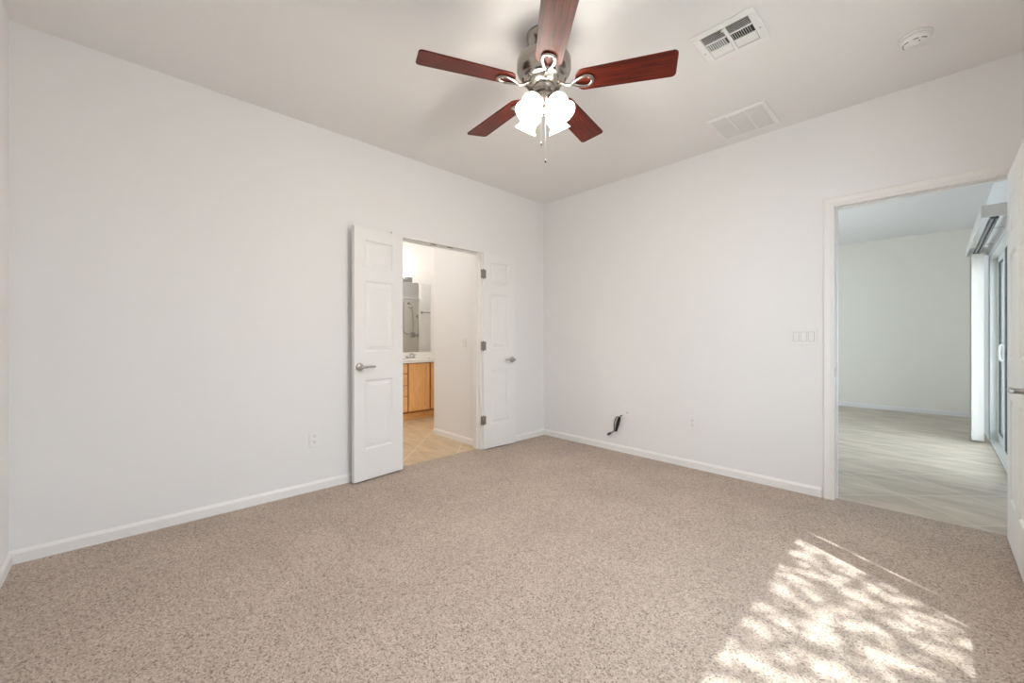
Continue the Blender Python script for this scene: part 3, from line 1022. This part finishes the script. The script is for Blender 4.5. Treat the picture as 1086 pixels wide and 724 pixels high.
tie.build('cable_tie', M['black'], cb)
pl = MB()
dv = Vector((-0.055, 0.0, -0.032)).normalized()
mat = Matrix.Translation((-0.112, -0.022, -0.188)) @ dv.to_track_quat('Z', 'Y').to_matrix().to_4x4()
pl.lathe([(0, 0), (0.006, 0.0), (0.010, 0.012), (0.012, 0.018), (0.012, 0.042), (0.009, 0.050), (0, 0.052)], mat, 16)
pl.build('plug', M['black'], cb)

# ------------------------------------------------------------------ bathroom
VXF = -5.060                                     # front of the vanity
van = thing('vanity_cabinet', 'honey oak bathroom vanity with drawers beside a panel door', 'cabinet', (-5.3, 2.9, 0))
o0 = Vector((-5.3, 2.9, 0))


def bxl(mb, x0, x1, y0, y1, z0, z1):
    return mb.box(x0 - o0.x, x1 - o0.x, y0 - o0.y, y1 - o0.y, z0 - o0.z, z1 - o0.z)


VY = (2.02, 3.60)
q = MB()
bxl(q, BX + 0.003, VXF - 0.02, VY[0], VY[0] + 0.018, 0.10, 0.800)
bxl(q, BX + 0.003, VXF - 0.02, VY[1] - 0.018, VY[1], 0.10, 0.800)
bxl(q, BX + 0.003, VXF - 0.02, VY[0] + 0.018, VY[1] - 0.018, 0.10, 0.118)
bxl(q, BX + 0.003, BX + 0.012, VY[0] + 0.018, VY[1] - 0.018, 0.118, 0.800)
q.build('carcass', M['oak'], van)
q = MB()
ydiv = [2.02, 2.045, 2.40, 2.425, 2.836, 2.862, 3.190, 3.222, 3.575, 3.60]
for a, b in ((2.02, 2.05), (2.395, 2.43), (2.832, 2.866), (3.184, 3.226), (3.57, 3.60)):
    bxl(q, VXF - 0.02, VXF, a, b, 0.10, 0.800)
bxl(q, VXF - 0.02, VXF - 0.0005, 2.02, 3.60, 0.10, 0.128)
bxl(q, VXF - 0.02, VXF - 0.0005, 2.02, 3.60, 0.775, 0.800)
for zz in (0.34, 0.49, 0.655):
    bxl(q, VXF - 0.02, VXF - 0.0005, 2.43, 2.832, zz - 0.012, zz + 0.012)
q.build('face_frame', M['oak_gap_shade'], van, bevel=0.001)
q = MB()
bxl(q, VXF - 0.055, VXF - 0.040, 2.02, 3.60, 0.0, 0.10)
q.build('toe_kick', M['oak_x'], van)
for z0_, z1_ in ((0.130, 0.338), (0.346, 0.486), (0.496, 0.650), (0.662, 0.790)):
    q = MB()
    bxl(q, VXF, VXF + 0.018, 2.424, 2.838, z0_, z1_)
    q.build('drawer', M['oak_x'], van, bevel=0.005, seg=3)
for ya, yb in ((2.040, 2.402), (2.860, 3.190), (3.220, 3.578)):
    q = MB()
    s = 0.058
    z0_, z1_ = 0.130, 0.790
    bxl(q, VXF, VXF + 0.018, ya, ya + s, z0_, z1_)
    bxl(q, VXF, VXF + 0.018, yb - s, yb, z0_, z1_)
    bxl(q, VXF, VXF + 0.018, ya + s, yb - s, z0_, z0_ + s)
    bxl(q, VXF, VXF + 0.018, ya + s, yb - s, z1_ - s, z1_)
    dr = q.build('cabinet_door', M['oak'], van, bevel=0.003)
    q = MB()
    bxl(q, VXF + 0.002, VXF + 0.010, ya + s, yb - s, z0_ + s, z1_ - s)
    bxl(q, VXF + 0.010, VXF + 0.014, ya + s + 0.03, yb - s - 0.03, z0_ + s + 0.03, z1_ - s - 0.03)
    q.build('door_panel', M['oak'], dr, bevel=0.003)

ct = thing('vanity_countertop', 'glossy white countertop with sink and backsplash on the oak vanity', 'countertop', (-5.32, 2.9, 0.80))
o0 = Vector((-5.32, 2.9, 0.80))
q = MB()
# slab with an oval hole for the basin
SYC, SXC, SA, SB = 3.14, -5.33, 0.20, 0.155
hole, outer = [], []
N = 40
X0, X1, Y0, Y1 = BX + 0.002, VXF + 0.035, 2.01, 3.605
for i in range(N):
    a = 2 * math.pi * i / N
    ux, uy = math.cos(a), math.sin(a)
    hole.append((SXC + SB * ux, SYC + SA * uy))
    tx = ((X1 if ux > 0 else X0) - SXC) / ux if abs(ux) > 1e-6 else 1e9
    ty = ((Y1 if uy > 0 else Y0) - SYC) / uy if abs(uy) > 1e-6 else 1e9
    tt = min(tx, ty)
    outer.append((SXC + ux * tt, SYC + uy * tt))


def L3(x, y, z):
    return q.bm.verts.new((x - o0.x, y - o0.y, z - o0.z))


ZT, ZU = 0.842, 0.802
ho = [L3(x, y, ZT) for x, y in hole]
ou = [L3(x, y, ZT) for x, y in outer]
ob = [L3(x, y, ZU) for x, y in outer]
hb = [L3(x, y, ZU) for x, y in hole]
for i in range(N):
    k = (i + 1) % N
    q.face([ho[i], ou[i], ou[k], ho[k]])
    q.face([ou[i], ob[i], ob[k], ou[k]])
    q.face([ob[i], hb[i], hb[k], ob[k]])
    q.face([ho[i], ho[k], hb[k], hb[i]])
# the four corners cut off by the radial outline
q.build('slab', M['counter'], ct)
q = MB()
rings = []
for rr, zz in ((1.0, 0.840), (0.97, 0.815), (0.90, 0.775), (0.75, 0.735), (0.5, 0.712), (0.15, 0.705)):
    rings.append([L3(SXC + SB * rr * math.cos(2 * math.pi * i / N), SYC + SA * rr * math.sin(2 * math.pi * i / N), zz) for i in range(N)])
for a, b in zip(rings[:-1], rings[1:]):
    for i in range(N):
        q.face([a[i], a[(i + 1) % N], b[(i + 1) % N], b[i]], True)
q.face(rings[-1])
q.build('basin', M['counter'], ct)
q = MB()
q.box(BX + 0.002 - o0.x, BX + 0.022 - o0.x, 2.01 - o0.y, 3.605 - o0.y, ZT - o0.z, 0.930 - o0.z)
q.build('backsplash', M['counter'], ct, bevel=0.004)

fc = thing('faucet', 'chrome faucet behind the white bathroom sink', 'faucet', (-5.535, SYC + 0.02, ZT))
q = MB()
q.box(-0.022, 0.022, -0.078, 0.078, 0.0003, 0.012).lathe([(0.020, 0.010), (0.017, 0.03), (0.015, 0.055), (0.012, 0.07), (0, 0.074)], None, 20)
q.tube([(0.0, 0, 0.050), (0.035, 0, 0.070), (0.075, 0, 0.072), (0.105, 0, 0.058), (0.112, 0, 0.046)], [0.014, 0.0125, 0.0115, 0.0105, 0.010], 14)
q.build('spout', M['chrome'], fc)
for s in (-1, 1):
    q = MB()
    q.lathe([(0.017, 0.010), (0.014, 0.028), (0.012, 0.040), (0, 0.043)], Matrix.Translation((0, s * 0.055, 0)), 18)
    q.tube([(0, s * 0.055, 0.038), (0.004, s * 0.075, 0.046), (0.008, s * 0.098, 0.056)], [0.007, 0.006, 0.005], 10)
    q.build('tap_handle', M['chrome'], fc)

mr = thing('wall_mirror', 'frameless bathroom mirror above the white countertop', 'mirror', (BX, 2.8, 1.47))
MB().box(0.001, 0.005, -0.78, 0.758, -0.535, 0.535).build('glass', M['mirror'], mr)
for yy in (-0.5, 0.0, 0.5):
    for zz in (-0.5355, 0.5355):
        MB().box(0.001, 0.009, yy - 0.012, yy + 0.012, zz - 0.0065, zz + 0.0065).build('clip', M['chrome'], mr, bevel=0.001)

for (lx, ly, lab, en) in ((-4.05, 1.55, 'added unseen fill light of the bathroom, round and white, beside its door', BATH_FILL[0]), (-4.52, 3.72, 'added unseen fill light of the bathroom, round and white, in front of the shower', BATH_FILL[1])):
    cl = thing('added_fill_light', lab, 'ceiling light', (lx, ly, H), group='added bathroom fill lights')  # added out of view to brighten the vanity and shower
    MB().lathe([(0, -0.0005), (0.165, -0.0005), (0.165, -0.020), (0.158, -0.024), (0, -0.024)], None, 40).build('base', M['plastic'], cl)
    MB().lathe([(0.150, -0.024), (0.146, -0.045), (0.120, -0.075), (0.070, -0.096), (0, -0.104)], None, 40).build('dome', M['bath_shade'], cl)
    ld = bpy.data.lights.new('added_bath_fill_bulb', 'POINT')
    ld.energy = en
    ld.color = (1.0, 0.95, 0.88)
    ld.shadow_soft_size = 0.10
    lo = bpy.data.objects.new('added_bath_fill_bulb', ld)
    COL.objects.link(lo)
    lo.location = (lx, ly, H - 0.22)

vl = thing('vanity_light', 'lit chrome light bar with white shades above the mirror', 'wall light', (BX, 2.80, 2.050))
MB().box(0.0005, 0.028, -0.42, 0.42, -0.035, 0.035).build('back_plate', M['chrome'], vl, bevel=0.006)
for k in range(5):
    yy = -0.30 + k * 0.15
    q = MB()
    q.tube([(0.026, yy, 0.0), (0.070, yy, 0.0), (0.090, yy, 0.004), (0.096, yy, 0.020)], 0.009, 12)
    q.lathe([(0, 0.012), (0.024, 0.014), (0.026, 0.032), (0, 0.034)], Matrix.Translation((0.096, yy, 0)), 20)
    a = q.build('lamp_arm', M['chrome'], vl)
    MB().lathe([(0.022, 0.030), (0.034, 0.042), (0.044, 0.066), (0.050, 0.100), (0.056, 0.112), (0.053, 0.112), (0.041, 0.066), (0.020, 0.034)], Matrix.Translation((0.096, yy, 0)), 28).build('lamp_shade', M['bath_shade'], a)
    ld = bpy.data.lights.new('vanity_bulb_light', 'POINT')
    ld.energy = BATH_BULB
    ld.color = (1.0, 0.95, 0.88)
    ld.shadow_soft_size = 0.03
    lo = bpy.data.objects.new('vanity_bulb_light', ld)
    COL.objects.link(lo)
    lo.location = (BX + 0.14, 2.80 + yy, 2.050 + 0.150)

# shower behind the partition, seen in the mirror
SX = XL - T                                      # back wall of the shower
q = MB()
q.box(SX - 0.016, SX - 0.002, 2.82, 4.90, 0.001, 1.93)
tag(q.build('shower_surround', M['surround'], bevel=0.004), 'cream shower wall panel reflected in the bathroom mirror', 'shower panel')
hs = thing('hand_shower', 'hand shower with a looped hose on the cream panel, seen in the mirror', 'shower', (SX - 0.0165, 4.42, 1.90))
q = MB()
q.lathe([(0.026, 0), (0.024, 0.008), (0, 0.010)], Matrix.Rotation(R(-90), 4, 'Y'), 20)
q.tube([(-0.004, 0, 0), (-0.05, 0, 0.01), (-0.09, 0, -0.01), (-0.11, -0.02, -0.03)], 0.009, 10)
arm_ = q.build('shower_arm', M['chrome'], hs)
MB().lathe([(0.010, 0.0), (0.014, 0.02), (0.042, 0.055), (0.042, 0.066), (0, 0.068)], Matrix.Translation((-0.11, -0.02, -0.03)) @ Matrix.Rotation(R(200), 4, 'X'), 24).build('spray_head', M['chrome'], hs)
q = MB()
pts = [(-0.030, -0.125, 0.02), (-0.030, -0.130, -0.2), (-0.030, -0.135, -0.48)]
for i in range(9):
    a = math.pi + math.pi * i / 8
    pts.append((-0.030, -0.016 + 0.118 * math.cos(a), -0.56 + 0.10 * math.sin(a)))
pts += [(-0.030, 0.102, -0.45), (-0.030, 0.098, -0.2), (-0.030, 0.04, -0.03), (-0.03, 0.004, -0.002)]
q.tube(pts, 0.0075, 10)
q.build('hose', M['satin'], hs)
sv = thing('shower_valve', 'round chrome shower valve on the cream panel, seen in the mirror', 'shower valve', (SX - 0.0165, 4.542, 1.225))
mt = Matrix.Rotation(R(-90), 4, 'Y')
MB().lathe([(0.060, 0), (0.056, 0.010), (0.035, 0.018), (0, 0.018)], mt, 32).build('escutcheon', M['satin'], sv)
q = MB()
q.lathe([(0.026, 0.016), (0.022, 0.06), (0, 0.064)], mt, 20)
q.tube([(-0.05, 0, 0), (-0.055, -0.05, -0.03), (-0.055, -0.105, -0.055)], [0.011, 0.010, 0.008], 10)
q.build('valve_lever', M['satin'], sv)
gb = thing('grab_bar', 'upright steel grab bar beside the shower valve, seen in the mirror', 'grab bar', (SX - 0.0165, 4.645, 1.425))
q = MB()
q.tube([(-0.001, 0, 0.21), (-0.035, 0, 0.21), (-0.047, 0, 0.198), (-0.047, 0, -0.198), (-0.035, 0, -0.21), (-0.001, 0, -0.21)], 0.013, 14, up=(0, 1, 0))
for s in (-1, 1):
    q.lathe([(0.036, 0.0), (0.034, 0.008), (0, 0.010)], Matrix.Translation((0, 0, s * 0.21)) @ mt, 20)
q.build('bar', M['satin'], gb)
tb = thing('towel_bar', 'dark towel bar on the white bathroom wall, seen in the mirror', 'towel bar', (PX, 4.50, 1.66))
q = MB()
q.cyl((-0.055, -0.24, 0), (-0.055, 0.24, 0), 0.009, 14)
for s in (-1, 1):
    q.cyl((-0.0005, s * 0.24, 0), (-0.062, s * 0.24, 0), 0.012, 14)
    q.cyl((-0.0005, s * 0.24, 0), (-0.008, s * 0.24, 0), 0.024, 18)
q.build('bar', M['dark_metal'], tb)
rd = MB()
rd.cyl((PX + 0.05, 3.42, 1.93), (PX + 0.05, 4.25, 1.93), 0.0125, 16)
rd.lathe([(0.028, 0), (0.026, 0.008), (0.0125, 0.012)], Matrix.Translation((PX + 0.05, 4.2495, 1.93)) @ Matrix.Rotation(R(90), 4, 'X'), 20)
rd.lathe([(0.028, 0), (0.026, 0.008), (0.0125, 0.012)], Matrix.Translation((PX + 0.05, 3.4205, 1.93)) @ Matrix.Rotation(R(-90), 4, 'X'), 20)
tag(rd.build('shower_rod', M['plastic']), 'white shower rod across the shower opening, seen in the mirror', 'shower rod')

# ------------------------------------------------------------------ the tree outside that dapples the sunlight
target = Vector((XO, 1.55, 1.35))
crown = target + SUN_DIR * 4.2
tree = thing('shade_tree', 'leafy tree outside that dapples the sunlight on the carpet', 'tree', (crown.x + 0.3, crown.y, -0.10))
tb_ = Vector(tree.location)
q = MB()
top = crown - tb_
q.tube([(0, 0, 0), (0.04, 0.02, 1.0), (-0.03, 0.05, 2.2), (top.x * 0.6, top.y, top.z - 1.1), (top.x, top.y, top.z - 0.2)], [0.11, 0.095, 0.08, 0.055, 0.02], 12)
for k in range(9):
    a = 2 * math.pi * k / 9 + 0.3
    z0_ = top.z - 1.4 + 0.12 * k
    q.tube([(top.x * 0.5, top.y, z0_), (top.x * 0.5 + 0.4 * math.cos(a), top.y + 0.4 * math.sin(a), z0_ + 0.35), (top.x + 0.85 * math.cos(a), top.y + 0.85 * math.sin(a), z0_ + 0.75)], [0.03, 0.02, 0.008], 8)
q.build('trunk', M['bark'], tree)
q = MB()
rnd = random.Random(21)
for k in range(2000):
    while True:
        u = Vector((rnd.uniform(-1, 1), rnd.uniform(-1, 1), rnd.uniform(-1, 1)))
        if u.length < 1:
            break
    c = top + Vector((u.x * 1.25, u.y * 1.25, u.z * 0.9))
    rot = Matrix.Rotation(rnd.uniform(0, 6.28), 4, 'Z') @ Matrix.Rotation(rnd.uniform(-0.9, 0.9), 4, 'X') @ Matrix.Rotation(rnd.uniform(-0.5, 0.5), 4, 'Y')
    l, wd = rnd.uniform(0.06, 0.11), rnd.uniform(0.018, 0.032)
    m4 = Matrix.Translation(c) @ rot
    pts = [(0, 0, 0), (l * 0.35, wd, 0.006), (l, 0, -0.01), (l * 0.35, -wd, 0.006)]
    vv = [q.bm.verts.new(m4 @ Vector(p)) for p in pts]
    q.face([vv[0], vv[1], vv[2]])
    q.face([vv[0], vv[2], vv[3]])
q.build('foliage', M['leaf'], tree, normals=False)
